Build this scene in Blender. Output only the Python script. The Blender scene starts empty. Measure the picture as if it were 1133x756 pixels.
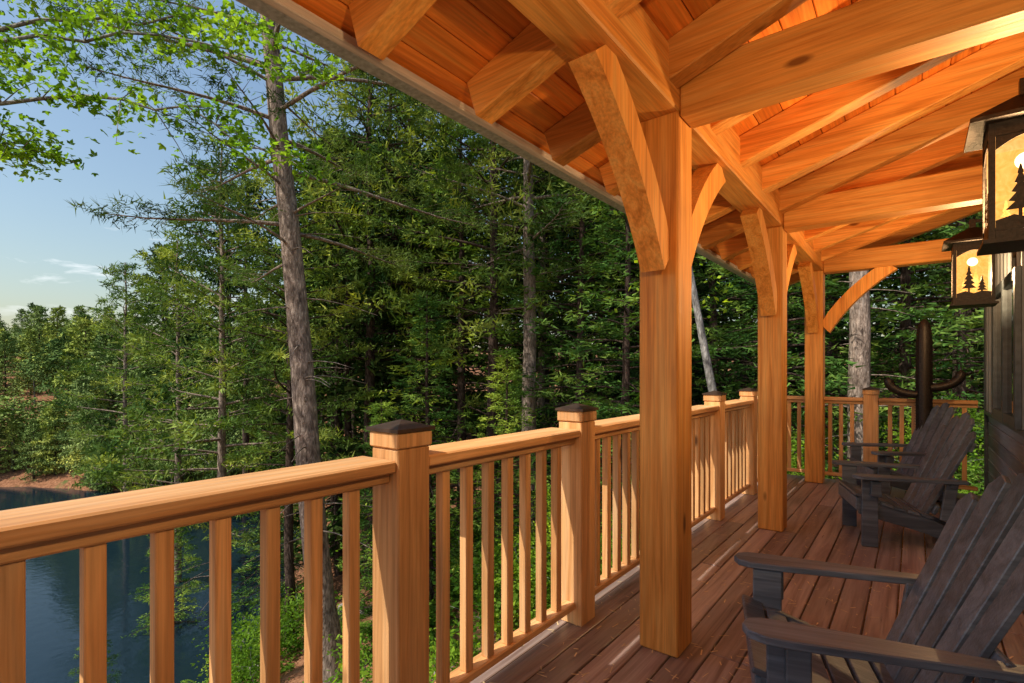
import bpy, bmesh, math, random
import numpy as np
from mathutils import Vector, Matrix
rng=np.random.default_rng(11); random.seed(11)
scene=bpy.context.scene
YAW=math.radians(38.2); S=math.sin(YAW); C=math.cos(YAW)
def W(lat,z,Z=0.0): return (lat*C-z*S, lat*S+z*C, Z)
# ------------------------------------------------------------------ materials
def newmat(name):
    m=bpy.data.materials.new(name); m.use_nodes=True
    nt=m.node_tree; nt.nodes.clear()
    out=nt.nodes.new('ShaderNodeOutputMaterial')
    return m,nt,out
def N(nt,t,**k):
    n=nt.nodes.new(t)
    for a,b in k.items(): setattr(n,a,b)
    return n
def ramp(nt,fac,stops):
    r=N(nt,'ShaderNodeValToRGB'); e=r.color_ramp.elements
    while len(e)<len(stops): e.new(0.5)
    for i,(p,c) in enumerate(stops):
        e[i].position=p; e[i].color=(c[0],c[1],c[2],1) if not isinstance(c,(int,float)) else (c,c,c,1)
    nt.links.new(fac,r.inputs[0]); return r.outputs[0]
def mixc(nt,a,b,f,mode='MIX'):
    n=N(nt,'ShaderNodeMix',data_type='RGBA',blend_type=mode)
    for s,v in ((n.inputs[0],f),(n.inputs[6],a),(n.inputs[7],b)):
        if hasattr(v,'links') or isinstance(v,bpy.types.NodeSocket): nt.links.new(v,s)
        else: s.default_value=v if isinstance(v,(int,float)) else (*v,1)
    return n.outputs[2]
def noise(nt,vec,scale,detail=4,dist=0,rough=.55):
    n=N(nt,'ShaderNodeTexNoise'); n.inputs['Scale'].default_value=scale; n.inputs['Detail'].default_value=detail
    n.inputs['Distortion'].default_value=dist; n.inputs['Roughness'].default_value=rough
    if vec is not None: nt.links.new(vec,n.inputs['Vector'])
    return n.outputs['Fac']
def bump(nt,h,strength,dist=.01):
    b=N(nt,'ShaderNodeBump'); b.inputs['Strength'].default_value=strength; b.inputs['Distance'].default_value=dist
    nt.links.new(h,b.inputs['Height']); return b.outputs[0]
def mapping(nt,vec,sc):
    m=N(nt,'ShaderNodeMapping'); m.inputs['Scale'].default_value=sc; nt.links.new(vec,m.inputs['Vector']); return m.outputs[0]
def islandco(nt,amt=37.0):
    tc=N(nt,'ShaderNodeTexCoord'); g=N(nt,'ShaderNodeNewGeometry')
    mu=N(nt,'ShaderNodeVectorMath',operation='SCALE'); cb=N(nt,'ShaderNodeCombineXYZ')
    for i in range(3): nt.links.new(g.outputs['Random Per Island'],cb.inputs[i])
    nt.links.new(cb.outputs[0],mu.inputs[0]); mu.inputs['Scale'].default_value=amt
    ad=N(nt,'ShaderNodeVectorMath',operation='ADD'); nt.links.new(tc.outputs['Object'],ad.inputs[0]); nt.links.new(mu.outputs[0],ad.inputs[1])
    return ad.outputs[0],g.outputs['Random Per Island']
def principled(nt,out,col,rough=.6,spec=.4,norm=None,metal=0):
    p=N(nt,'ShaderNodeBsdfPrincipled')
    if isinstance(col,bpy.types.NodeSocket): nt.links.new(col,p.inputs['Base Color'])
    else: p.inputs['Base Color'].default_value=(*col,1)
    if isinstance(rough,bpy.types.NodeSocket): nt.links.new(rough,p.inputs['Roughness'])
    else: p.inputs['Roughness'].default_value=rough
    p.inputs['Specular IOR Level'].default_value=spec; p.inputs['Metallic'].default_value=metal
    if norm is not None: nt.links.new(norm,p.inputs['Normal'])
    nt.links.new(p.outputs[0],out.inputs[0]); return p
def wood(name,axis,dark,mid,light,rough=.5,knots=True,bs=.25,var=.3,spec=.35):
    m,nt,out=newmat(name); co,isl=islandco(nt)
    sc=[14,14,14]; sc[axis]=.8
    sf=[95,95,95]; sf[axis]=3
    n1=noise(nt,mapping(nt,co,sc),1.0,5,1.3)
    n2=noise(nt,mapping(nt,co,sf),1.0,3,.2)
    n3=noise(nt,co,1.3,3)
    c=ramp(nt,n1,[(.28,dark),(.48,mid),(.72,light)])
    f=ramp(nt,n2,[(.3,.62),(.65,1.05)])
    c=mixc(nt,c,f,.7,'MULTIPLY')
    v=ramp(nt,isl,[(0,1-var),(1,1.0+var*.3)]); c=mixc(nt,c,v,1.0,'MULTIPLY')
    v3=ramp(nt,n3,[(.3,.82),(.7,1.08)]); c=mixc(nt,c,v3,.8,'MULTIPLY')
    if knots:
        sk=[4.2,4.2,4.2]; sk[axis]=1.5
        vo=N(nt,'ShaderNodeTexVoronoi'); vo.inputs['Scale'].default_value=1.0
        nt.links.new(mapping(nt,co,sk),vo.inputs['Vector'])
        k=ramp(nt,vo.outputs['Distance'],[(.05,1.0),(.10,0.0)])
        c=mixc(nt,c,tuple(x*.35 for x in dark),k)
    r=ramp(nt,n2,[(.2,rough-.08),(.8,rough+.15)])
    principled(nt,out,c,r,spec,bump(nt,n2,bs,.004)); return m
FD,FM,FL=(.58,.20,.03),(.87,.37,.075),(.95,.50,.14)
woodX=wood('fir_timber_x',0,FD,FM,FL); woodY=wood('fir_timber_y',1,FD,FM,FL); woodZ=wood('fir_timber_z',2,FD,FM,FL)
RD,RM,RL=(.58,.26,.085),(.82,.43,.165),(.92,.56,.27)
railY=wood('cedar_rail_y',1,RD,RM,RL,.5); railX=wood('cedar_rail_x',0,RD,RM,RL,.5); railZ=wood('cedar_rail_z',2,RD,RM,RL,.5)
ceilM=wood('ceiling_boards',1,(.62,.155,.018),(.90,.27,.035),(.95,.38,.07),.45,True,.15,.3)
deckM=wood('deck_boards',1,(.26,.15,.115),(.46,.31,.25),(.60,.44,.36),.32,False,.5,.5,.5)
chairM=wood('weathered_black_paint',0,(.065,.083,.11),(.115,.142,.185),(.19,.23,.285),.36,False,.5,.3,.6)
def simple(name,col,rough=.5,spec=.4,metal=0,ns=20,amt=.3,bs=.1):
    m,nt,out=newmat(name); tc=N(nt,'ShaderNodeTexCoord')
    n=noise(nt,tc.outputs['Object'],ns,5)
    c=ramp(nt,n,[(.3,tuple(x*(1-amt) for x in col)),(.7,tuple(min(1,x*(1+amt)) for x in col))])
    principled(nt,out,c,rough,spec,bump(nt,n,bs,.005),metal); return m
ironM=simple('rusty_iron',(.026,.020,.017),.5,.5,.4,60,.5,.4)
capM=simple('bronze_cap',(.06,.035,.022),.45,.5,.3)
metalM=simple('grey_drip_metal',(.42,.45,.48),.4,.5,.2,40,.35)
stripM=wood('weathered_strip',1,(.5,.46,.40),(.68,.63,.57),(.8,.75,.69),.6,False)
shingM=simple('asphalt_shingle',(.06,.055,.05),.9,.2,0,60,.5,.5)
sidM=wood('grey_siding',1,(.25,.30,.35),(.34,.40,.46),(.42,.48,.55),.6,False,.3)
bbM=wood('grey_vertical_siding',2,(.26,.31,.37),(.34,.40,.47),(.43,.50,.57),.6,False,.3)
trimM=simple('dark_trim',(.06,.08,.105),.4)
m,nt,out=newmat('window_glass'); principled(nt,out,(.02,.025,.03),.05,.9); glassM=m
def foliage(name,c0,c1,c2,tr=.35,big=.5):
    m,nt,out=newmat(name); g=N(nt,'ShaderNodeNewGeometry'); oi=N(nt,'ShaderNodeObjectInfo')
    if big: 
        n=noise(nt,g.outputs['Position'],big,2); c=ramp(nt,n,[(.34,c0),(.5,c1),(.64,c2)])
    else: c=ramp(nt,g.outputs['Random Per Island'],[(0,c0),(.5,c1),(1,c2)])
    if big: v=ramp(nt,g.outputs['Random Per Island'],[(0,.6),(1,1.4)]); c=mixc(nt,c,v,1,'MULTIPLY')
    v=ramp(nt,oi.outputs['Random'],[(0,(.5,.6,.7)),(.6,(1,1,1)),(1,(1.6,1.35,1.0))]); c=mixc(nt,c,v,1,'MULTIPLY')
    d=N(nt,'ShaderNodeBsdfDiffuse'); nt.links.new(c,d.inputs[0])
    if tr<=0: nt.links.new(d.outputs[0],out.inputs[0]); return m
    t=N(nt,'ShaderNodeBsdfTranslucent'); c2_=mixc(nt,c,(1.5,1.5,.5),1,'MULTIPLY'); nt.links.new(c2_,t.inputs[0])
    mx=N(nt,'ShaderNodeMixShader'); mx.inputs[0].default_value=tr
    nt.links.new(d.outputs[0],mx.inputs[1]); nt.links.new(t.outputs[0],mx.inputs[2]); nt.links.new(mx.outputs[0],out.inputs[0]); return m
pineF=foliage('pine_needles',(.035,.075,.022),(.10,.17,.04),(.27,.34,.08),.25,.8)  # wide noise range paints sunlit and dark clumps into the needles
hemF=foliage('hemlock_needles',(.03,.08,.02),(.10,.20,.04),(.28,.40,.075),.25,.8)
deepF=foliage('deep_forest_needles',(.018,.04,.014),(.05,.095,.026),(.12,.18,.045),0,0)  # canopy shade is put into this darker needle colour
leafF=foliage('broad_leaves',(.08,.17,.018),(.15,.28,.03),(.26,.39,.045),.5,1.2)
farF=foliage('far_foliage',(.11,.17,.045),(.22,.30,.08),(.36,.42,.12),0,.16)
def bark(name,a,b,c_):
    m,nt,out=newmat(name); tc=N(nt,'ShaderNodeTexCoord')
    v=N(nt,'ShaderNodeTexVoronoi',feature='F1'); v.inputs['Scale'].default_value=1
    n=noise(nt,tc.outputs['Object'],3,4)
    mp=mapping(nt,tc.outputs['Object'],(16,16,5)); nt.links.new(mp,v.inputs['Vector'])
    n2=noise(nt,mp,1.6,6,1)
    c=ramp(nt,n2,[(.3,a),(.5,b),(.7,c_)])
    c=mixc(nt,c,ramp(nt,v.outputs['Distance'],[(.1,1.15),(.6,.5)]),.8,'MULTIPLY')
    c=mixc(nt,c,ramp(nt,n,[(.3,.7),(.7,1.2)]),1,'MULTIPLY')
    principled(nt,out,c,.9,.15,bump(nt,n2,.9,.04)); return m
barkM=bark('pine_bark',(.15,.105,.08),(.40,.295,.225),(.66,.52,.42))
barkD=bark('dark_bark',(.04,.026,.02),(.11,.07,.052),(.21,.145,.11))
barkG=bark('grey_bark',(.2,.185,.17),(.38,.35,.32),(.52,.49,.45))
m,nt,out=newmat('forest_floor'); g=N(nt,'ShaderNodeNewGeometry')
n1=noise(nt,g.outputs['Position'],.35,5); n2=noise(nt,g.outputs['Position'],7,7,0,.7); n3=noise(nt,g.outputs['Position'],1.3,5,0,.65)
c=ramp(nt,n2,[(.3,(.09,.038,.018)),(.5,(.27,.12,.06)),(.72,(.44,.23,.125))])
c=mixc(nt,c,(.07,.12,.03),ramp(nt,n3,[(.56,0.0),(.68,.85)]))
principled(nt,out,c,.95,.1,bump(nt,n2,.8,.06)); groundM=m
m,nt,out=newmat('lake_water'); g=N(nt,'ShaderNodeNewGeometry')
n1=noise(nt,g.outputs['Position'],3.2,5,.5); 
p=principled(nt,out,(.007,.018,.026),.03,.5,bump(nt,n1,.14,.05)); p.inputs['IOR'].default_value=1.33; waterM=m
# ------------------------------------------------------------------ mesh helpers
def link(o,parent=None):
    scene.collection.objects.link(o)
    if parent is not None: o.parent=parent
    return o
def empty(name,loc=(0,0,0),rz=0):
    e=bpy.data.objects.new(name,None); e.location=loc; e.rotation_euler=(0,0,rz); e.empty_display_size=.2; link(e); return e
def bm_finish(bm,name,mats,parent=None,smooth=False):
    me=bpy.data.meshes.new(name); bm.normal_update(); bm.to_mesh(me); bm.free()
    for mt in mats: me.materials.append(mt)
    if smooth:
        for p in me.polygons: p.use_smooth=True
    o=bpy.data.objects.new(name,me); return link(o,parent)
def BX(c,s,rot=None):
    M=Matrix.Translation(c)
    if rot is not None: M=M@rot
    return M@Matrix.Diagonal((s[0],s[1],s[2],1))
def boxes(name,items,mats,bevel=.004,parent=None):
    bm=bmesh.new()
    for it in items:
        M,mi=it if isinstance(it,tuple) else (it,0)
        r=bmesh.ops.create_cube(bm,size=1.0,matrix=M); vs=r['verts']
        fs=set(f for v in vs for f in v.link_faces)
        for f in fs: f.material_index=mi
        if bevel>0:
            es=list(set(e for v in vs for e in v.link_edges))
            bmesh.ops.bevel(bm,geom=es,offset=bevel,segments=1,affect='EDGES',material=-1)
    return bm_finish(bm,name,mats,parent)
def lohi(x0,x1,y0,y1,z0,z1): return BX(((x0+x1)/2,(y0+y1)/2,(z0+z1)/2),(x1-x0,y1-y0,z1-z0))
def prism(bm,pts,n,mi=0,bevel=0):
    vs=[bm.verts.new(p) for p in pts]; f=bm.faces.new(vs); f.material_index=mi
    r=bmesh.ops.extrude_face_region(bm,geom=[f]); nv=[g for g in r['geom'] if isinstance(g,bmesh.types.BMVert)]
    bmesh.ops.translate(bm,verts=nv,vec=n)
    allv=vs+nv; fs=list(set(f for v in allv for f in v.link_faces))
    for f in fs: f.material_index=mi
    bmesh.ops.recalc_face_normals(bm,faces=fs)
    if bevel>0:
        es=list(set(e for v in allv for e in v.link_edges)); bmesh.ops.bevel(bm,geom=es,offset=bevel,segments=1,affect='EDGES',material=-1)
class MB:
    def __init__(s): s.v=[];s.n=0;s.f=[]
    def add(s,v,f,mi):
        v=np.asarray(v,float).reshape(-1,3); f=np.asarray(f,int)
        s.v.append(v); s.f.append((f+s.n,mi)); s.n+=len(v)
    def mesh(s,name,mats,smoothmats=(0,)):
        me=bpy.data.meshes.new(name); v=np.concatenate(s.v); me.vertices.add(len(v)); me.vertices.foreach_set('co',v.ravel())
        loops=np.concatenate([f.ravel() for f,_ in s.f]); me.loops.add(len(loops)); me.loops.foreach_set('vertex_index',loops)
        tot=np.concatenate([np.full(len(f),f.shape[1]) for f,_ in s.f]); mi=np.concatenate([np.full(len(f),k) for f,k in s.f])
        st=np.concatenate([[0],np.cumsum(tot)[:-1]])
        me.polygons.add(len(tot)); me.polygons.foreach_set('loop_start',st); 
        try: me.polygons.foreach_set('loop_total',tot)
        except Exception: pass
        me.polygons.foreach_set('material_index',mi)
        sm=np.isin(mi,smoothmats); me.polygons.foreach_set('use_smooth',sm)
        for mt in mats: me.materials.append(mt)
        me.update(calc_edges=True); me.validate(); return me
def tube(mb,pts,rad,seg=6,mi=0,rib=None):
    pts=np.asarray(pts,float); n=len(pts); rad=np.broadcast_to(rad,(n,))
    t=np.gradient(pts,axis=0); t/=np.linalg.norm(t,axis=1)[:,None]+1e-9
    up=np.array([0,0,1.]) if abs(t[0,2])<.9 else np.array([1.,0,0])
    a=np.cross(t,up); a/=np.linalg.norm(a,axis=1)[:,None]+1e-9; b=np.cross(t,a)
    th=np.linspace(0,2*np.pi,seg,endpoint=False)
    rr=np.ones(seg) if rib is None else 1+rib*np.cos(np.arange(seg)*np.pi)
    v=pts[:,None,:]+rad[:,None,None]*rr[None,:,None]*(np.cos(th)[None,:,None]*a[:,None,:]+np.sin(th)[None,:,None]*b[:,None,:])
    i=np.arange(n-1)[:,None]*seg; j=np.arange(seg)[None,:]; k=(j+1)%seg
    f=np.stack([i+j,i+k,i+seg+k,i+seg+j],-1).reshape(-1,4)
    mb.add(v.reshape(-1,3),f,mi)
def nrm(a): return a/(np.linalg.norm(a,axis=-1,keepdims=True)+1e-9)
def needles(mb,cen,dirs,K,l,w,flat=1.0,spread=.9,mi=1,r=rng,cl=.3):
    cen=np.asarray(cen); dirs=np.asarray(dirs); M=len(cen)
    d=np.repeat(dirs,K,0)*.7+r.normal(size=(M*K,3))*spread*np.array([1,1,flat]); d=nrm(d)
    c=np.repeat(cen,K,0)+r.normal(size=(M*K,3))*l*cl*np.array([1,1,.5])
    side=nrm(np.cross(d,r.normal(size=(M*K,3))))*w*.5; L=l*r.uniform(.6,1.2,(M*K,1))
    v=np.stack([c-side,c+side,c+d*L+side*.3],1)
    mb.add(v.reshape(-1,3),np.arange(M*K*3).reshape(-1,3),mi)
def leaves(mb,cen,rad,K,size,mi=1,lobes=1,r=rng,flatz=.6,nz=1.0):
    cen=np.asarray(cen,float); M=len(cen); c=np.repeat(cen,K,0)+r.normal(size=(M*K,3))*rad*np.array([1,1,flatz])
    nn=nrm(r.normal(size=(M*K,3))*.7+np.array([0,0,nz])); a=nrm(np.cross(nn,r.normal(size=(M*K,3)))); b=np.cross(nn,a)
    L=(size*r.uniform(.6,1.2,(M*K,1)))
    for lo in range(lobes):
        an=0 if lobes==1 else (-1.0,0,1.0)[lo]
        aa=a*math.cos(an)+b*math.sin(an); bb=-a*math.sin(an)+b*math.cos(an); k=1 if an==0 else .8
        o=nn*.002*lo
        v=np.stack([c+o,c+aa*L*.5*k+bb*L*.28*k+o-nn*L*.05,c+aa*L*k+o-nn*L*.12,c+aa*L*.5*k-bb*L*.28*k+o-nn*L*.05],1)
        mb.add(v.reshape(-1,3),np.arange(M*K*4).reshape(-1,4),mi)
# ------------------------------------------------------------------ trees
def conifer(name,seed,H,tr,crown0,Lmax,nbr,nl,nw,K,elev=.15,droop=.25,prof=.7,flat=1.0,dead=14,lean=(0,0),foli=pineF,bk=barkD,dens=1.0,path=None,seg=8,spread=.9,bare=.3,step=.2,cl=.3):
    r=np.random.default_rng(seed); mb=MB()
    n=16; tt=np.linspace(0,1,n)
    if path is None:
        wx=np.cumsum(r.normal(size=n))*.02*H/16; wy=np.cumsum(r.normal(size=n))*.02*H/16
        P=np.stack([wx+lean[0]*tt*H,wy+lean[1]*tt*H,tt*H],1); P[0,:2]=0
    else:
        P=np.array(path,float); zz=P[:,2]; z2=np.linspace(0,zz[-1],n); P=np.stack([np.interp(z2,zz,P[:,0]),np.interp(z2,zz,P[:,1]),z2],1); H=zz[-1]
    R=tr*(1-tt*.93)**.8; R[0]*=1.25
    tube(mb,P,R,12 if seg>6 else 6,0)
    def at(t): return np.array([np.interp(t,tt,P[:,i]) for i in range(3)])
    cen=[];dr=[]
    az=r.uniform(0,6.28)
    for i in range(nbr):
        u=(i+r.uniform(0,1))/nbr; t=crown0+(.985-crown0)*u
        L=Lmax*((1-u)**prof*.92+.08)*r.uniform(.55,1.15)*(.55+.45*min(1,u*5))
        az+=2.4+r.uniform(-.5,.5); p0=at(t); el=elev+.5*u+r.normal()*.12
        s=np.linspace(0,1,6); hd=np.array([math.cos(az),math.sin(az),0]); sd=np.array([-hd[1],hd[0],0])
        bend=r.normal()*.12
        B=p0+hd*(s*L*math.cos(el))[:,None]+np.array([0,0,1.])*(s*L*math.sin(el)-droop*L*s**2+ .1*L*s**4)[:,None]+sd*(bend*L*s**2)[:,None]
        tube(mb,B,(.012+.011*L)*(1-s*.85),4 if seg>6 else 3,0)
        nt_=max(3,int(L*4.2*dens))
        for q in np.linspace(bare,1,nt_):
            pb=np.array([np.interp(q,s,B[:,k]) for k in range(3)])
            for sg in (-1,1):
                lt=(.30*L*(1.15-q)+.16)*r.uniform(.6,1.2); ang=sg*r.uniform(.6,1.1)
                d=hd*math.cos(ang)+sd*math.sin(ang)+np.array([0,0,r.normal()*.12+ (.1 if flat>.6 else -.18)]); d/=np.linalg.norm(d)
                m_=max(1,int(lt/step))
                if lt>.3 and seg>6: tube(mb,[pb,pb+d*lt],[.006,.002],3,0)
                for e in range(1,m_+1):
                    cen.append(pb+d*lt*e/m_+r.normal(size=3)*.03); dr.append(d)
            if q>.9: cen.append(pb); dr.append(hd)
    needles(mb,cen,dr,K,nl,nw,flat,spread,1,r,cl)
    for i in range(dead):
        t=r.uniform(.12,max(.14,crown0+.1)); p0=at(t); a=r.uniform(0,6.28); L=r.uniform(.4,1.8)*(.4+tr*2); s=np.linspace(0,1,4)
        hd=np.array([math.cos(a),math.sin(a),0]); B=p0+hd*(s*L)[:,None]+np.array([0,0,1.])*(r.uniform(-.1,.3)*L*s-.2*L*s**2)[:,None]
        tube(mb,B,(.018)*(1-s*.8),3,0)
    return mb.mesh(name,[bk,foli])
def broadleaf(name,seed,H,tr,R,ncl,K,size,rad,foli=leafF,bk=barkG,c0=.35,clump=None):
    r=np.random.default_rng(seed); mb=MB(); s=np.linspace(0,1,8)
    P=np.stack([np.cumsum(r.normal(size=8))*.05,np.cumsum(r.normal(size=8))*.05,s*H*.9],1); P-=P[0]
    tube(mb,P,tr*(1-s*.85),8,0); cen=[]
    nl=9 if ncl>60 else 5
    for i in range(nl):
        t=c0+(.9-c0)*(i+.5)/nl; p0=np.array([np.interp(t,s,P[:,k]) for k in range(3)]); a=i*2.4+r.uniform(0,1); L=R*r.uniform(.7,1.1)*math.sin(math.pi*min(.95,.25+.7*(i+.5)/nl))
        q=np.linspace(0,1,5); B=p0+np.array([math.cos(a),math.sin(a),0])*(q*L)[:,None]+np.array([0,0,1.])*(q*L*.55-.15*L*q**2)[:,None]
        tube(mb,B,tr*.35*(1-q*.85),5,0)
        for j in range(ncl//nl):
            qq=r.uniform(.35,1.05); pb=p0+(B[-1]-p0)*qq; cen.append(pb+r.normal(size=3)*np.array([1,1,.7])*R*.24)
    leaves(mb,cen,rad,K,size,1,1,r)
    return mb.mesh(name,[bk,foli])
LZ,LR=17.,15.
def gh(lat,z):
    lat=np.asarray(lat,float); z=np.asarray(z,float); dx=lat+32; rx=np.where(dx>0,24.,80.)
    e=np.sqrt((dx/rx)**2+((z-LZ)/LR)**2)
    wob=.9*np.sin(lat*.45+z*.21)+.7*np.sin(z*.6-lat*.13+1.3)
    d=(e-1)*20+wob
    h=-6.2+.27*np.minimum(d,16)+.05*np.maximum(d-16,0)
    h=h+np.where(z>LZ,.05,0)*np.clip(d-16,0,60)
    h=np.maximum(h,-8.5); h+=.12*np.sin(lat*1.7+.5)*np.cos(z*1.3)+.06*np.sin(lat*4.1)*np.sin(z*3.7)
    return h
def ghd(lat,z):
    dx=lat+32; rx=24. if dx>0 else 80.
    return (math.sqrt((dx/rx)**2+((z-LZ)/LR)**2)-1)*20+.9*math.sin(lat*.45+z*.21)+.7*math.sin(z*.6-lat*.13+1.3)
u=np.linspace(-1,1,261); g1=np.sinh(u*4.6)/math.sinh(4.6)*900
LA,ZZ=np.meshgrid(g1,g1+8,indexing='ij'); HH=gh(LA,ZZ); HH=np.minimum(HH,9)
X=LA*C-ZZ*S; Y=LA*S+ZZ*C; n=len(u)
mb=MB(); i=np.arange(n-1)[:,None]*n; j=np.arange(n-1)[None,:]
mb.add(np.stack([X,Y,HH],-1).reshape(-1,3),np.stack([i+j,i+n+j,i+n+j+1,i+j+1],-1).reshape(-1,4),0)
link(bpy.data.objects.new('ground',mb.mesh('ground',[groundM])))
mb=MB(); c=[W(-4,-30,-6),W(-4,60,-6),W(-300,60,-6),W(-300,-30,-6)]
mb.add(c,[[0,1,2,3]],0); o=link(bpy.data.objects.new('lake_water',mb.mesh('lake_water',[waterM])))
def put(me,name,lat,z,sc=1,rz=None,parent=None,dz=0,szz=None):
    o=bpy.data.objects.new(name,me); h=float(gh(lat,z)); o.location=W(lat,z,h-.15+dz); o.rotation_euler=(0,0,rz if rz is not None else random.uniform(0,6.28))
    o.scale=(sc,sc,szz or sc); link(o,parent); return o
pz=9.4; g0=float(gh(-3.28,pz))
def rel(px,py): return ((px-566)/566*pz-(-3.28), 1.39+(412-py)*pz/566-g0)
path=[(0,0,0)]
for px_,py in ((352,640),(342,520),(334,400),(322,260),(309,150),(297,10)):
    a,h=rel(px_,py); path.append((a*C,a*S,h))
path.append((path[-1][0]-.5*C,path[-1][1]-.5*S,path[-1][2]+4)); path.append((path[-1][0],path[-1][1],path[-1][2]+5))
mainp=conifer('pine_tree',3,18,.25,.36,4.3,60,.16,.018,24,elev=.12,droop=.2,prof=.4,dead=34,bk=barkM,path=path,dens=.75,bare=.45,step=.26,cl=.45)
o=bpy.data.objects.new('pine_tree',mainp); o.location=W(-3.28,pz,g0-.1); link(o)
PA=conifer('pine_a',21,17,.19,.38,3.6,58,.25,.055,15,elev=.1,droop=.15,prof=.55,dead=22,dens=.55,step=.42,cl=.5)
PC=conifer('pine_c',23,15,.16,.26,3.4,66,.25,.055,15,elev=.05,droop=.12,prof=.65,dead=14,dens=.55,bk=barkM,step=.42,cl=.5)
HA=conifer('hem_a',31,13,.16,.06,3.0,95,.22,.055,11,elev=-.02,droop=.3,prof=.8,flat=.35,foli=hemF,dens=.55,step=.36,cl=.5)
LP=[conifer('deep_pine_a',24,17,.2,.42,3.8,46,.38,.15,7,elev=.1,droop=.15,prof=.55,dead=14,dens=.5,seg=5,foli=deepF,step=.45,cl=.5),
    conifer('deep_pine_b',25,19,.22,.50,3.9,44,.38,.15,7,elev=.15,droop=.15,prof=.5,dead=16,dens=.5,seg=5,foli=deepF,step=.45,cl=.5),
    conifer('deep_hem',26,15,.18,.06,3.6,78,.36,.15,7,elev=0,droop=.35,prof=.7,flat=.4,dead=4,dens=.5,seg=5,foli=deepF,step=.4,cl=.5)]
BA=broadleaf('bl_a',41,9,.12,2.6,130,30,.16,.28)
SH=[broadleaf('shrub_m%d'%k,50+k,1.5,.02,.75,40,24,.09,.16,c0=.1) for k in range(3)]
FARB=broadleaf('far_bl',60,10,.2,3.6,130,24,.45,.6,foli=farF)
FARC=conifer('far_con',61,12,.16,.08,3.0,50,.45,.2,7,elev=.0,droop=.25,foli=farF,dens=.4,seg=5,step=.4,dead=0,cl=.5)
def px(x): return (x-566)/566
for x,z,me,sc,nm in ((243,14,PC,.95,'pine_tree'),(322,13,PA,.72,'pine_tree'),(140,24,PC,.95,'pine_tree'),(195,18,PC,.9,'pine_tree'),
    (412,16,PA,1.1,'pine_tree'),(432,20,PA,1.2,'pine_tree'),(455,17,PA,1.05,'pine_tree'),(510,15,HA,1.1,'hemlock_tree'),(545,14,PA,1,'pine_tree'),
    (370,19,HA,1.0,'hemlock_tree'),(640,13,HA,.95,'hemlock_tree'),(690,11,HA,.8,'hemlock_tree'),(600,17,PC,1.1,'pine_tree'),(475,12.5,HA,.6,'hemlock_tree'),
    (790,16,HA,1.1,'hemlock_tree'),(865,12,HA,.9,'hemlock_tree'),(1000,12,HA,.95,'hemlock_tree'),(1060,11,HA,.9,'hemlock_tree'),(905,14,HA,1,'hemlock_tree'),
    (300,16,HA,.55,'hemlock_tree'),(420,11.5,HA,.42,'hemlock_tree'),(560,11,HA,.45,'hemlock_tree'),(190,15,HA,.4,'hemlock_tree')):
    put(me,nm,px(x)*z,z,sc)
big=conifer('pine_big',71,19,.23,.42,3.8,60,.19,.035,18,elev=.1,droop=.2,prof=.5,dead=30,bk=barkM,dens=.6,step=.32,cl=.5)
put(big,'pine_tree',px(584)*13,13,1.0)
put(big,'pine_tree',px(950)*10.5,10.5,1.0)
mb=MB(); zl=9.5; b0=np.array(W(px(838)*zl,zl,float(gh(px(838)*zl,zl)))); t0=np.array(W(px(765)*zl,zl,1.39+110*zl/566))
s=np.linspace(0,1.35,8)[:,None]; P=b0+(t0-b0)*s; P[:,2]-=.25*np.sin(s[:,0]*2.3)
tube(mb,P,np.linspace(.12,.04,8),8,0); leaves(mb,P[5:],.7,60,.13,1)
link(bpy.data.objects.new('leaning_tree',mb.mesh('leaning_tree',[barkG,leafF])))
forest=empty('background_forest'); cnt=0; tries=0
while cnt<82 and tries<3000:
    tries+=1; z=random.uniform(17,46); r_=random.uniform(-.72,1.2); lat=r_*z; x=566+566*r_
    if ghd(lat,z)<1.5: continue
    lim=None
    if x<240: lim=270
    elif x<330: lim=200
    elif x<395: lim=150
    elif 455<x<500: lim=170
    k=random.choice((0,1,2,2)); me=LP[k]; H=(17,19,15)[k]
    sc=random.uniform(.9,1.35)
    if lim:
        mh=1.39+(412-lim)*z/566-float(gh(lat,z)); sc=min(sc,mh/H)
        if sc<.4: continue
    put(me,'forest_tree_%d'%cnt,lat,z,sc,parent=forest); cnt+=1
dist=empty('distant_forest')
for k in range(260):
    z=random.uniform(34,100); lat=random.uniform(-1.6,-.3)*z
    if ghd(lat,z)<.8: continue
    put(random.choice((FARB,FARC,FARC)),'distant_tree_%d'%k,lat,z,random.uniform(.42,.8),parent=dist)
k=0
while k<85:
    z=random.uniform(27,40); lat=random.uniform(-50,-16)
    if ghd(lat,z)<.5 or ghd(lat,z)>6: continue
    put(random.choice((FARB,FARC,FARC)),'shore_tree_%d'%k,lat,z,random.uniform(.22,.5),parent=dist); k+=1
under=empty('undergrowth_shrubs'); k=0; tries=0
while k<150 and tries<4000:
    tries+=1; z=random.uniform(3.2,22); lat=random.uniform(-.9,1.2)*z; w=W(lat,z)
    if w[0]>-2.4 and w[1]<9: continue
    if ghd(lat,z)<1.0: continue
    if random.random()>.5+.5*math.sin(lat*1.1+z*.7): continue
    x=566+566*lat/z
    if x<470 and z<11 and random.random()<.9: continue
    put(random.choice(SH),'shrub_%d'%k,lat,z,random.uniform(.5,1.1)*(1 if x<450 else 1.35),parent=under); k+=1
mb=MB(); k=0
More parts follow.
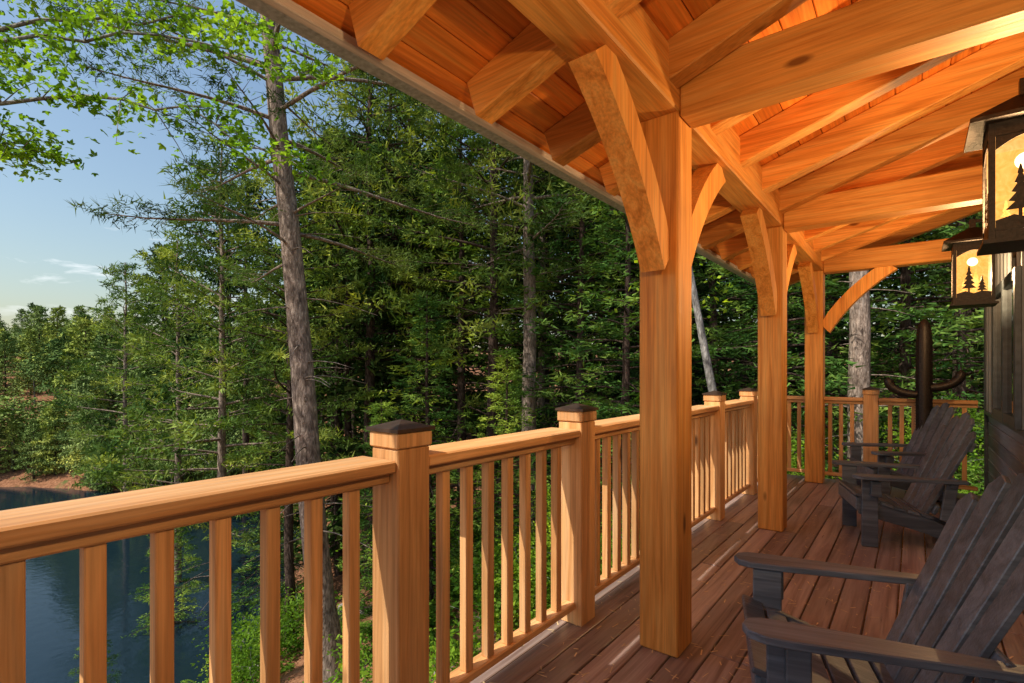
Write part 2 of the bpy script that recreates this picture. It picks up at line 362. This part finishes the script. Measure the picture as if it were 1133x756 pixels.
while k<150:
    z=random.uniform(5,14); lat=random.uniform(-.8,.1)*z; w=W(lat,z)
    if (w[0]>-2.2) or ghd(lat,z)<.8: continue
    h=float(gh(lat,z))
    for f in range(9):
        a=f*.7+random.uniform(-.2,.2); L=random.uniform(.3,.6); hd=np.array([math.cos(a),math.sin(a),0]); sd=np.array([-hd[1],hd[0],0])
        for q in np.linspace(.15,1,9):
            c=np.array([w[0],w[1],h])+hd*L*q+np.array([0,0,L*(1.1*q-.9*q*q)]); wd=L*.28*(1.1-q)
            for sg in (-1,1): mb.add([c,c+hd*.05+sd*sg*wd*.5+[0,0,.01],c+sd*sg*wd-[0,0,.02],c-hd*.015+sd*sg*wd*.5],[[0,1,2,3]],0)
    k+=1
link(bpy.data.objects.new('ferns',mb.mesh('ferns',[leafF],())))
mb=bmesh.new(); 
for k in range(46):
    z=random.uniform(6,30); lat=random.uniform(-1.1,-.1)*z; w=W(lat,z); dd=ghd(lat,z)
    if w[0]>-3 or dd<-.3 or (dd>2.5 and z>14): continue
    rr=random.uniform(.12,.5); M=Matrix.Translation((w[0],w[1],float(gh(lat,z))+rr*.15))@Matrix.Rotation(random.uniform(0,6),4,'Z')@Matrix.Diagonal((rr,rr*.7,rr*.5,1))
    r_=bmesh.ops.create_icosphere(mb,subdivisions=3,radius=1,matrix=M)
    sx=random.uniform(0,50)
    for v in r_['verts']:
        v.co+=Vector((math.sin(v.co.x*7+sx),math.sin(v.co.y*8+sx*2),math.sin(v.co.z*9+v.co.x*6)))*rr*.13
rockM=simple('granite_rock',(.30,.26,.23),.85,.2,0,8,.4,.6)
bm_finish(mb,'rocks',[rockM])
for x,z,sc in ((690,8,.35),(620,9,.4),(860,10,.5),(1040,10,.45),(760,9,.4)):
    put(BA,'young_maple_tree',px(x)*z,z,sc*.9)
put(HA,'young_hemlock_tree',px(105)*10.5,10.5,.2)
mb=MB(); mb_cen=[]; r=np.random.default_rng(5)
gz=float(gh(-10.5,7.5))
tp=[(-10.5,7.5,gz),(-10.3,7.4,-1),(-10.0,7.2,3),(-9.7,7.0,7),(-9.8,7,10)]
tube(mb,[W(*p) for p in tp],[.22,.18,.15,.11,.05],10,0)
limbs=[[(-10,7.2,3.6),(-8.4,6.9,5.1),(-6.6,6.8,5.9),(-4.6,7.0,6.0),(-3.0,7.2,5.6)],
 [(-10,7.2,3.2),(-8.2,6.6,4.5),(-6.4,6.6,5.0),(-4.6,6.8,4.9),(-3.3,6.9,4.4)],
 [(-10,7.1,4.8),(-8.6,7.4,6.1),(-6.8,7.6,6.6),(-5.0,7.8,6.7),(-3.6,7.8,6.5)],
 [(-9.9,7.1,3.0),(-8.4,6.9,4.1),(-7.4,6.9,4.6),(-6.6,6.9,4.4)],
 [(-10,7.2,5.6),(-8.6,7.2,6.8),(-7.0,7.0,7.2),(-5.4,7.2,7.1)]]
for L in limbs:
    P=np.array(L); q=np.linspace(0,1,len(P)); s=np.linspace(0,1,16)
    P=np.stack([np.interp(s,q,P[:,k]) for k in range(3)],1); P[1:-1]+=r.normal(size=(14,3))*.05
    tube(mb,[W(*p) for p in P],.045*(1-s*.85),5,0)
    for i in range(4,16):
        for sg in range(3):
            d=np.array([r.uniform(.2,1),r.normal()*.7,r.normal()*.5-.05]); d/=np.linalg.norm(d); ln=r.uniform(.35,1.0)
            e=P[i]+d*ln; tube(mb,[W(*P[i]),W(*(P[i]+d*ln*.5+[0,0,.04])),W(*e)],[.009,.006,.003],3,0)
            for h in np.linspace(.35,1,4): mb_cen.append(W(*(P[i]+d*ln*h)))
leaves(mb,mb_cen,.13,7,.09,1,3,r,.35,1.0)
link(bpy.data.objects.new('maple_tree',mb.mesh('maple_tree',[barkG,leafF])))
# ------------------------------------------------------------------ deck
it=[]; x=-1.66; k=0
while x<.66:
    y=-2.2
    while y<7.8:
        ln=random.choice((2.4,3.6,4.8)); y1=min(y+ln,7.8)
        if 7.8-y1<.6: y1=7.8
        it.append(lohi(x,x+.136,y,y1-.004,-.036+random.uniform(-.001,.001),random.uniform(-.0015,.0015))); y=y1
    x+=.144
deck=empty('deck'); boxes('boards',it,[deckM],.004,deck)
it=[(lohi(-1.7,-1.665,-2.2,7.84,-.27,-.005),0),(lohi(-1.66,.66,7.805,7.84,-.27,-.005),0)]
for yy in np.arange(-2,7.7,.4): it.append((lohi(-1.66,.66,yy,yy+.04,-.23,-.04),0))
boxes('joists',it,[railY],.003,deck)
it=[]
for yy in (-2,.4,2.9,5.2,7.7): it.append(lohi(-1.62,-1.44,yy-.09,yy+.09,-5.5,-.23))
boxes('support_posts',it,[railZ],.005,deck)
mb=MB(); M=1500; c=np.stack([rng.uniform(-1.6,.6,M),rng.uniform(.8,7.6,M),np.full(M,.004)],1); a=rng.uniform(0,6.28,M); L=rng.uniform(.012,.055,M)
d=np.stack([np.cos(a)*L,np.sin(a)*L,np.zeros(M)],1); sd=np.stack([-np.sin(a),np.cos(a),np.zeros(M)],1)*rng.uniform(.001,.0035,(M,1))
mb.add(np.stack([c-sd,c+sd,c+d+sd,c+d-sd],1).reshape(-1,3),np.arange(M*4).reshape(-1,4),0)
litM=simple('dry_needles',(.74,.54,.28),.8)
link(bpy.data.objects.new('pine_needle_litter',mb.mesh('litter',[litM])))
# ------------------------------------------------------------------ railing
def newel(items,x,y):
    items+= [(lohi(x-.075,x+.075,y-.075,y+.075,.0,1.115),0),(lohi(x-.082,x+.082,y-.082,y+.082,1.118,1.175),0)]
def pyramid(bm,x,y):
    r_=.089; z0=1.176
    v=[bm.verts.new((x+a*r_,y+b*r_,z0)) for a,b in ((-1,-1),(1,-1),(1,1),(-1,1))]; v2=[bm.verts.new((x+a*r_,y+b*r_,z0+.012)) for a,b in ((-1,-1),(1,-1),(1,1),(-1,1))]; t=bm.verts.new((x,y,z0+.04))
    bm.faces.new(v[::-1])
    for i in range(4): bm.faces.new((v[i],v[(i+1)%4],v2[(i+1)%4],v2[i])); bm.faces.new((v2[i],v2[(i+1)%4],t))
RX=-1.5; NY=[-1.28,-.02,1.24,2.5,3.76,5.03,6.3,7.6]
rail=empty('deck_railing'); it=[]; bal=[]; hr=[]; bm=bmesh.new()
for y in NY: newel(it,RX,y); pyramid(bm,RX,y)
bm_finish(bm,'post_caps',[capM],rail); boxes('newel_posts',it,[railZ],.005,rail)
for a,b in zip(NY[:-1],NY[1:]):
    y0=a+.076; y1=b-.076
    hr+=[lohi(RX-.125,RX+.068,y0,y1,1.035,1.078),lohi(RX-.035,RX+.035,y0,y1,.995,1.0335),lohi(RX-.035,RX+.035,y0,y1,.085,.125)]
    for k in range(1,8):
        yy=y0+(y1-y0)*k/8; bal.append(lohi(RX-.021,RX+.021,yy-.021,yy+.021,.1255,.9945))
boxes('rails',hr,[railY],.006,rail); boxes('balusters',bal,[railZ],.003,rail)
rail2=empty('deck_railing'); EY=7.6; it=[];bal=[];hr=[]; bm=bmesh.new()
NX=[-1.5,-.42,.62]; newel(it,NX[1],EY); pyramid(bm,NX[1],EY)
bm_finish(bm,'post_caps',[capM],rail2); boxes('newel_posts',it,[railZ],.005,rail2)
for a,b in zip(NX[:-1],NX[1:]):
    x0=a+.076; x1=b-.076
    hr+=[lohi(x0,x1,EY-.07,EY+.07,1.035,1.078),lohi(x0,x1,EY-.035,EY+.035,.995,1.0335),lohi(x0,x1,EY-.035,EY+.035,.085,.125)]
    for k in range(1,8):
        xx=x0+(x1-x0)*k/8; bal.append(lohi(xx-.021,xx+.021,EY-.021,EY+.021,.1255,.9945))
boxes('rails',hr,[railX],.006,rail2); boxes('balusters',bal,[railZ],.003,rail2)
# ------------------------------------------------------------------ timber frame
PY=[-1.6,2.54,5.03,7.50]; PX=-1.0; BB=2.66
def brace(bm,p,dirv,w=.12,drop=.74,out=.70,th=.15):
    d=Vector(dirv); sdv=Vector((-d.y,d.x,0)); up=Vector((0,0,1)); n=10; inn=[];ou=[]
    A=Vector((0,-drop)); Bp=Vector((out,0)); ctrl=(A+Bp)/2+Vector((-.09,.09))
    for i in range(n+1):
        t=i/n; q=A*(1-t)**2+ctrl*2*t*(1-t)+Bp*t*t; tg=((ctrl-A)*(1-t)+(Bp-ctrl)*t).normalized(); nn=Vector((-tg.y,tg.x))
        inn.append(q+nn*th*.5); ou.append(q-nn*th*.5)
    pts=[]
    for q in ou: pts.append(Vector((max(q.x,-.0),min(q.y,.0))))
    for q in reversed(inn): pts.append(Vector((max(q.x,-.0),min(q.y,.0))))
    cl=[]
    for q in pts:
        if not cl or (q-cl[-1]).length>.004: cl.append(q)
    P=[Vector(p)+d*q.x+up*q.y-sdv*w/2 for q in cl]
    prism(bm,P,sdv*w)
for y in PY:
    e=empty('timber_post'); boxes('post',[lohi(PX-.1,PX+.1,y-.1,y+.1,.002,BB-.001)],[woodZ],.008,e)
    if y>-1:
        bm=bmesh.new(); brace(bm,(PX,y-.1,BB-.002),(0,-1,0)); brace(bm,(PX,y+.1,BB-.002),(0,1,0)) if y<7 else None
        if y>7: brace(bm,(PX+.1,y,BB-.002),(1,0,0))
        bm_finish(bm,'knee_brace',[woodZ],e)
roof=empty('porch_roof'); SL=.33; ang=math.atan(SL); RY=Matrix.Rotation(-ang,4,'Y'); cs=math.cos(ang)
boxes('eave_beam',[lohi(PX-.1,PX+.1,-2.4,7.68,BB,2.93)],[woodY],.008,roof)
boxes('tie_beams',[lohi(PX+.102,.66,y-.085,y+.085,2.63,2.87) for y in PY],[woodX],.008,roof)
def rz(x): return 2.54+SL*(x+1.55)
it=[]; y=1.14-.62*5; RD_=.18
while y<8.05:
    x0,x1=-1.55,1.3; L=(x1-x0)/cs; xm=(x0+x1)/2
    c=Vector((xm,y,rz(xm)))+RY@Vector((0,0,RD_/2)); it.append(BX(c,(L,.115,RD_),RY)); y+=.62
boxes('rafters',it,[woodX],.006,roof)
it=[]; x=-1.69
while x<1.3:
    xm=x+.066; c=Vector((xm,2.85,rz(xm)))+RY@Vector((0,0,RD_+.012)); it.append(BX(c,(.136/cs-.002,10.7,.02),RY)); x+=.1375
boxes('ceiling_boards',it,[ceilM],.004,roof)
xm=(-1.72+1.35)/2
c=Vector((xm,2.85,rz(xm)))+RY@Vector((0,0,RD_+.042)); boxes('shingles',[BX(c,((1.35+1.72)/cs,10.8,.03),RY)],[shingM],.004,roof)
ez=rz(-1.70)+.19
boxes('drip_edge',[lohi(-1.745,-1.728,-2.5,8.26,ez-.03,ez+.035),lohi(-1.85,-1.755,-2.5,8.26,ez-.005,ez+.05)],[metalM],.004,roof)
boxes('eave_strip',[lohi(-1.719,-1.68,-2.5,8.22,ez-.05,ez-.012)],[stripM],.004,roof)
boxes('gable_trim',[BX(Vector((xm,8.225,rz(xm)))+RY@Vector((0,0,RD_-.03)),(3.0/cs,.03,.16),RY)],[stripM],.004,roof)
# ------------------------------------------------------------------ house
house=empty('wooden_house'); it=[]; HX=.66
y=-2.6
it.append((lohi(HX+.02,HX+.2,-2.6,8.0,-1.5,3.5),2))
z=-.3
while z<.92: it.append((BX((HX+.012,2.7,z+.07),(.02,10.6,.138),Matrix.Rotation(-.06,4,'Y')),0)); z+=.14
while y<8.0:
    it.append((lohi(HX-.002,HX+.019,y,y+.24,.95,3.42),1)); it.append((lohi(HX-.02,HX-.0025,y+.225,y+.265,.95,3.42),1)); y+=.245
it.append((lohi(HX-.035,HX+.018,-2.6,8.0,.915,.948),2))
boxes('walls',it,[sidM,bbM,trimM],.002,house)
it=[]
for y0,y1 in ((5.5,6.9),(2.6,4.2),(-.8,.8)):
    it+=[(lohi(HX-.03,HX-.022,y0,y1,1.0,2.15),1)]
    for a in (y0,y1,(y0+y1)/2): it.append((lohi(HX-.06,HX-.0205,a-.045,a+.045,.95,2.2),0))
    it+=[(lohi(HX-.058,HX-.021,y0+.046,y1-.046,2.11,2.2),0),(lohi(HX-.058,HX-.021,y0+.046,y1-.046,.952,1.04),0)]
boxes('windows',it,[trimM,glassM],.003,house)
boxes('corner_board',[lohi(HX-.03,HX+.22,7.99,8.06,-1.5,3.3)],[trimM],.004,house)
# ------------------------------------------------------------------ lanterns
m,nt,out=newmat('amber_mica'); tc=N(nt,'ShaderNodeTexCoord'); nn=noise(nt,tc.outputs['Object'],22,6,1.5)
c=ramp(nt,nn,[(.3,(.95,.34,.05)),(.7,(1.0,.56,.15))])
em=N(nt,'ShaderNodeEmission'); nt.links.new(c,em.inputs[0]); em.inputs[1].default_value=1.7
tr=N(nt,'ShaderNodeBsdfTransparent'); tr.inputs[0].default_value=(1,.80,.55,1); mx=N(nt,'ShaderNodeMixShader'); mx.inputs[0].default_value=.62
nt.links.new(tr.outputs[0],mx.inputs[1]); nt.links.new(em.outputs[0],mx.inputs[2]); nt.links.new(mx.outputs[0],out.inputs[0]); micaM=m
m,nt,out=newmat('lamp_bulb'); em=N(nt,'ShaderNodeEmission'); em.inputs[0].default_value=(1,.78,.48,1); em.inputs[1].default_value=16; nt.links.new(em.outputs[0],out.inputs[0]); bulbM=m
def lantern(y):
    e=empty('hanging_lantern',(.385,y,1.97)); h=.12; H=.52; it=[]
    for a in (-1,1):
        for b in (-1,1): it.append(lohi(a*h-.011,a*h+.011,b*h-.011,b*h+.011,0,H))
    for z0,z1 in ((0,.035),(.035+.001,.05),(H-.07,H)):
        it+=[lohi(-h+.0115,h-.0115,-h-.012,-h+.006,z0,z1),lohi(-h+.0115,h-.0115,h-.006,h+.012,z0,z1),lohi(-h-.012,-h+.006,-h+.0115,h-.0115,z0,z1),lohi(h-.006,h+.012,-h+.0115,h-.0115,z0,z1)]
    it.append(lohi(-h-.03,h+.03,-h-.03,h+.03,-.018,-.001)); it.append(lohi(-.02,.02,-.02,.02,H+.12,H+.2))
    it.append(lohi(-.01,.27,-.012,.012,H+.17,H+.192)); it.append(lohi(.255,.275,-.06,.06,H-.15,H+.22))
    it.append(lohi(h-.0055,h-.0015,-.1085,.1085,.051,H-.071))  # solid plate on the wall side, added to block lamp light from the wall
    boxes('frame',it,[ironM],0,e)
    bm=bmesh.new(); R_=h+.075
    lo=[bm.verts.new((a*R_,b*R_,H-.012)) for a,b in ((-1,-1),(1,-1),(1,1),(-1,1))]; l2=[bm.verts.new((a*R_,b*R_,H+.006)) for a,b in ((-1,-1),(1,-1),(1,1),(-1,1))]; up=[bm.verts.new((a*.03,b*.03,H+.125)) for a,b in ((-1,-1),(1,-1),(1,1),(-1,1))]
    for i in range(4):
        j=(i+1)%4; bm.faces.new((lo[i],lo[j],l2[j],l2[i])); bm.faces.new((l2[i],l2[j],up[j],up[i]))
    bm.faces.new(up); bm.faces.new(lo[::-1]); bm_finish(bm,'roof_cap',[ironM],e)
    q=.109; bm=bmesh.new()
    for P in (((-q,-h+.002),(q,-h+.002)),((-q,h-.002),(q,h-.002)),((-h+.002,-q),(-h+.002,q))):
        (xa,ya),(xb,yb)=P; bm.faces.new([bm.verts.new(v) for v in ((xa,ya,.05),(xb,yb,.05),(xb,yb,H-.07),(xa,ya,H-.07))])
    bm_finish(bm,'mica_panels',[micaM],e)
    bm=bmesh.new()
    def tree2(cx,z0,hh,w):
        pts=[(cx-.006,z0),(cx-.006,z0+hh*.16)]; n=5; L_=[]
        for i in range(n):
            zz=z0+hh*(.16+.84*i/n); ww=w*(1-i/n)*.5; L_.append((cx-ww,zz)); L_.append((cx-ww*.35,zz+hh*.84/n*.85))
        R2=[(2*cx-a,b) for a,b in L_][::-1]
        return pts+L_+[(cx,z0+hh)]+R2+[(cx+.006,z0+hh*.16),(cx+.006,z0)]
    for f in (0,2,3):
        M=Matrix.Rotation(f*math.pi/2,4,'Z')
        for cx,z0,hh,w in ((-.03,.085,.23,.095),(.05,.075,.15,.07)):
            P=[M@Vector((a,-h-.008,b)) for a,b in tree2(cx,z0,hh,w)]; prism(bm,P,M.to_3x3()@Vector((0,.004,0)))
        hill=[(-.108,.048),(.108,.048),(.108,.085),(.05,.095),(0,.078),(-.05,.1),(-.108,.082)]
        prism(bm,[M@Vector((a,-h-.0075,b)) for a,b in hill],M.to_3x3()@Vector((0,.003,0)))
        arch=[(-.108,H-.069)]+[(-.108+.216*i/10,H-.13+.05*math.sin(math.pi*i/10)) for i in range(11)]+[(.108,H-.069)]
        prism(bm,[M@Vector((a,-h-.0075,b)) for a,b in arch],M.to_3x3()@Vector((0,.003,0)))
    bm_finish(bm,'tree_cutouts',[ironM],e)
    bm=bmesh.new(); bmesh.ops.create_uvsphere(bm,u_segments=16,v_segments=10,radius=.035,matrix=Matrix.Translation((0,0,.36))); bm_finish(bm,'bulb',[bulbM],e,True)
    l=bpy.data.lights.new('bulb_light','POINT'); l.energy=250; l.color=(1,.77,.52); l.shadow_soft_size=.05; lo_=bpy.data.objects.new('bulb_light',l); lo_.location=(0,0,.22); link(lo_,e)
for y in (3.19,5.85,.5): lantern(y)  # last lantern is out of view, added to brighten the ceiling and porch
# ------------------------------------------------------------------ adirondack chairs
def chair(cx,cy,fx,fy):
    a=math.atan2(fy,fx); e=empty('adirondack_chair',(cx,cy,.003),a)
    bm=bmesh.new()
    def bx(c,s,ry=0,rx=0,rz_=0):
        M=BX(c,s,Matrix.Rotation(rz_,4,'Z')@Matrix.Rotation(ry,4,'Y')@Matrix.Rotation(rx,4,'X')); r_=bmesh.ops.create_cube(bm,size=1.0,matrix=M); es=list(set(q for v in r_['verts'] for q in v.link_edges)); bmesh.ops.bevel(bm,geom=es,offset=.004,segments=1,affect='EDGES')
    for sg in (-1,1):
        o=[(-.70,.02),(-.70,-.035),(-.4,-.055),(-.1,-.075),(-.02,-.07),(.025,-.045),(.04,0),(.025,.045),(-.02,.065),(-.15,.065),(-.4,.045)]
        prism(bm,[Vector((x_,sg*(.33-y_),.545)) for x_,y_ in o],Vector((0,0,.027)),0,.004)
        bx((-.09,sg*.295,.272),(.11,.028,.542))
        bx((-.12,sg*.335,.47),(.07,.05,.12))
        o=[(-.02,.25),(-.02,.385),(-.12,.385),(-.45,.27),(-.92,.05),(-.92,.0),(-.80,.0),(-.45,.14)]
        prism(bm,[Vector((x_,sg*.265-.014,z_)) for x_,z_ in o],Vector((0,.028,0)),0,.003)
        bx((-.60,sg*.30,.40),(.075,.028,.30),-.15)
    for k in range(6):
        t=k/5; bx((-.03-.44*t,0,.398-.125*t-.012*math.sin(t*3.14)),(.078,.6,.022),-.27)
    bx((-.012,0,.33),(.022,.56,.10))
    th=.42; up=Vector((-math.sin(th),0,math.cos(th))); b0=Vector((-.47,0,.22))
    for k in range(5):
        u_=k-2; L=(.90,.86,.76)[abs(u_)]; w0=.088; w1=.116; y0=u_*.094; y1=u_*.126
        nrm_=Vector((math.cos(th),0,math.sin(th)))
        pts=[b0+Vector((0,y0-w0/2,0)),b0+Vector((0,y0+w0/2,0)),b0+up*L+Vector((0,y1+w1/2-.012,0)),b0+up*(L+.02)+Vector((0,y1,0)),b0+up*L+Vector((0,y1-w1/2+.012,0))]
        if u_>0: pts[2]-=up*.03
        if u_<0: pts[4]-=up*.03
        prism(bm,pts,nrm_*.022,0,.003)
    for L,w in ((.12,.54),(.36,.66),(.66,.56)):
        c=b0+up*L-Vector((math.cos(th),0,math.sin(th)))*.016; bx(tuple(c),(.026,w,.075),-th)
    bm_finish(bm,'chair_frame',[chairM],e)
chair(-.50,2.10,-.957,-.29); chair(-.46,5.22,-.95,-.31); chair(-.47,6.72,-.88,-.47)
# ------------------------------------------------------------------ cactus sculpture
mb=MB(); cx,cy=.08,7.28
tube(mb,[(cx,cy,z) for z in (0,.04,.3,.8,1.3,1.7,1.88,1.95,1.98)],[.055,.06,.062,.066,.068,.066,.055,.035,.004],20,0,.16)
def arm(sx,r0,zb,zt,rad=.04):
    P=[]
    for a in np.linspace(0,math.pi/2,7): P.append((cx+sx*(.06+(r0-.06)*math.sin(a)),cy,zb+.16*(1-math.cos(a))))
    P+= [(cx+sx*r0,cy,z) for z in np.linspace(zb+.2,zt-.05,5)]+[(cx+sx*r0,cy,zt-.02),(cx+sx*r0,cy,zt)]
    tube(mb,P,[rad]*(len(P)-2)+[rad*.7,.004],16,0,.16)
    for p in P[:-1]:
        for a in np.linspace(0,6.28,7,endpoint=False)+p[2]*9:
            q=np.array(p)+[math.cos(a)*rad,math.sin(a)*rad,0]; mb.add([q,q+[0,0,.006],q+[.03*math.cos(a),.03*math.sin(a),.012]],[[0,1,2]],0)
arm(-1,.32,1.14,1.50); arm(1,.31,1.22,1.68)
for z in np.linspace(.1,1.9,60):
    for a in np.linspace(0,6.28,8,endpoint=False)+z*7:
        p=np.array([cx+.066*math.cos(a),cy+.066*math.sin(a),z]); mb.add([p,p+[0,0,.006],p+[.03*math.cos(a),.03*math.sin(a),.012]],[[0,1,2]],0)
v=[(cx+a*.17,cy+b*.17,zz) for zz in (.003,.02) for a,b in ((-1,-1),(1,-1),(1,1),(-1,1))]
mb.add(v,[[3,2,1,0],[4,5,6,7],[0,1,5,4],[1,2,6,5],[2,3,7,6],[3,0,4,7]],0)
link(bpy.data.objects.new('metal_cactus_sculpture',mb.mesh('cactus',[ironM])))
# ------------------------------------------------------------------ light, sky, camera
SE=math.radians(52); sh=Vector((-.34,-.94,0)).normalized()
sv=Vector((sh.x*math.cos(SE),sh.y*math.cos(SE),math.sin(SE)))
sun=bpy.data.lights.new('sun','SUN'); sun.energy=5; sun.angle=math.radians(.6); sun.color=(1,.95,.86)
so=bpy.data.objects.new('sun',sun); so.rotation_euler=(-sv).to_track_quat('-Z','Y').to_euler(); link(so)
w=bpy.data.worlds.new('World'); scene.world=w; w.use_nodes=True; nt=w.node_tree; bg=nt.nodes['Background']
sky=nt.nodes.new('ShaderNodeTexSky'); sky.sky_type='NISHITA'; sky.sun_disc=False; sky.sun_elevation=SE; sky.sun_rotation=math.atan2(sh.x,sh.y); sky.air_density=1.6; sky.dust_density=1.6; sky.ozone_density=3.0
tc=nt.nodes.new('ShaderNodeTexCoord'); sp=nt.nodes.new('ShaderNodeSeparateXYZ'); nt.links.new(tc.outputs['Generated'],sp.inputs[0])
nz=noise(nt,mapping(nt,tc.outputs['Generated'],(7,7,26)),1.0,6,.3); cl=ramp(nt,nz,[(.56,0.0),(.70,.9)])
bd=ramp(nt,sp.outputs[2],[(.05,0.0),(.11,1.0),(.2,1.0),(.28,0.0)])
f=mixc(nt,cl,bd,1,'MULTIPLY'); col=mixc(nt,sky.outputs[0],(8.5,8.7,9.0),f); nt.links.new(col,bg.inputs[0]); bg.inputs[1].default_value=.15
cam=bpy.data.cameras.new('camera'); cam.sensor_width=36; cam.lens=18; cam.shift_y=.030; cam.clip_start=.05; cam.clip_end=3000
co=bpy.data.objects.new('camera',cam); co.location=(0,0,1.39); co.rotation_euler=(math.radians(90),0,YAW); link(co); scene.camera=co
scene.view_settings.view_transform='Standard'; scene.view_settings.look='None'; scene.view_settings.exposure=0
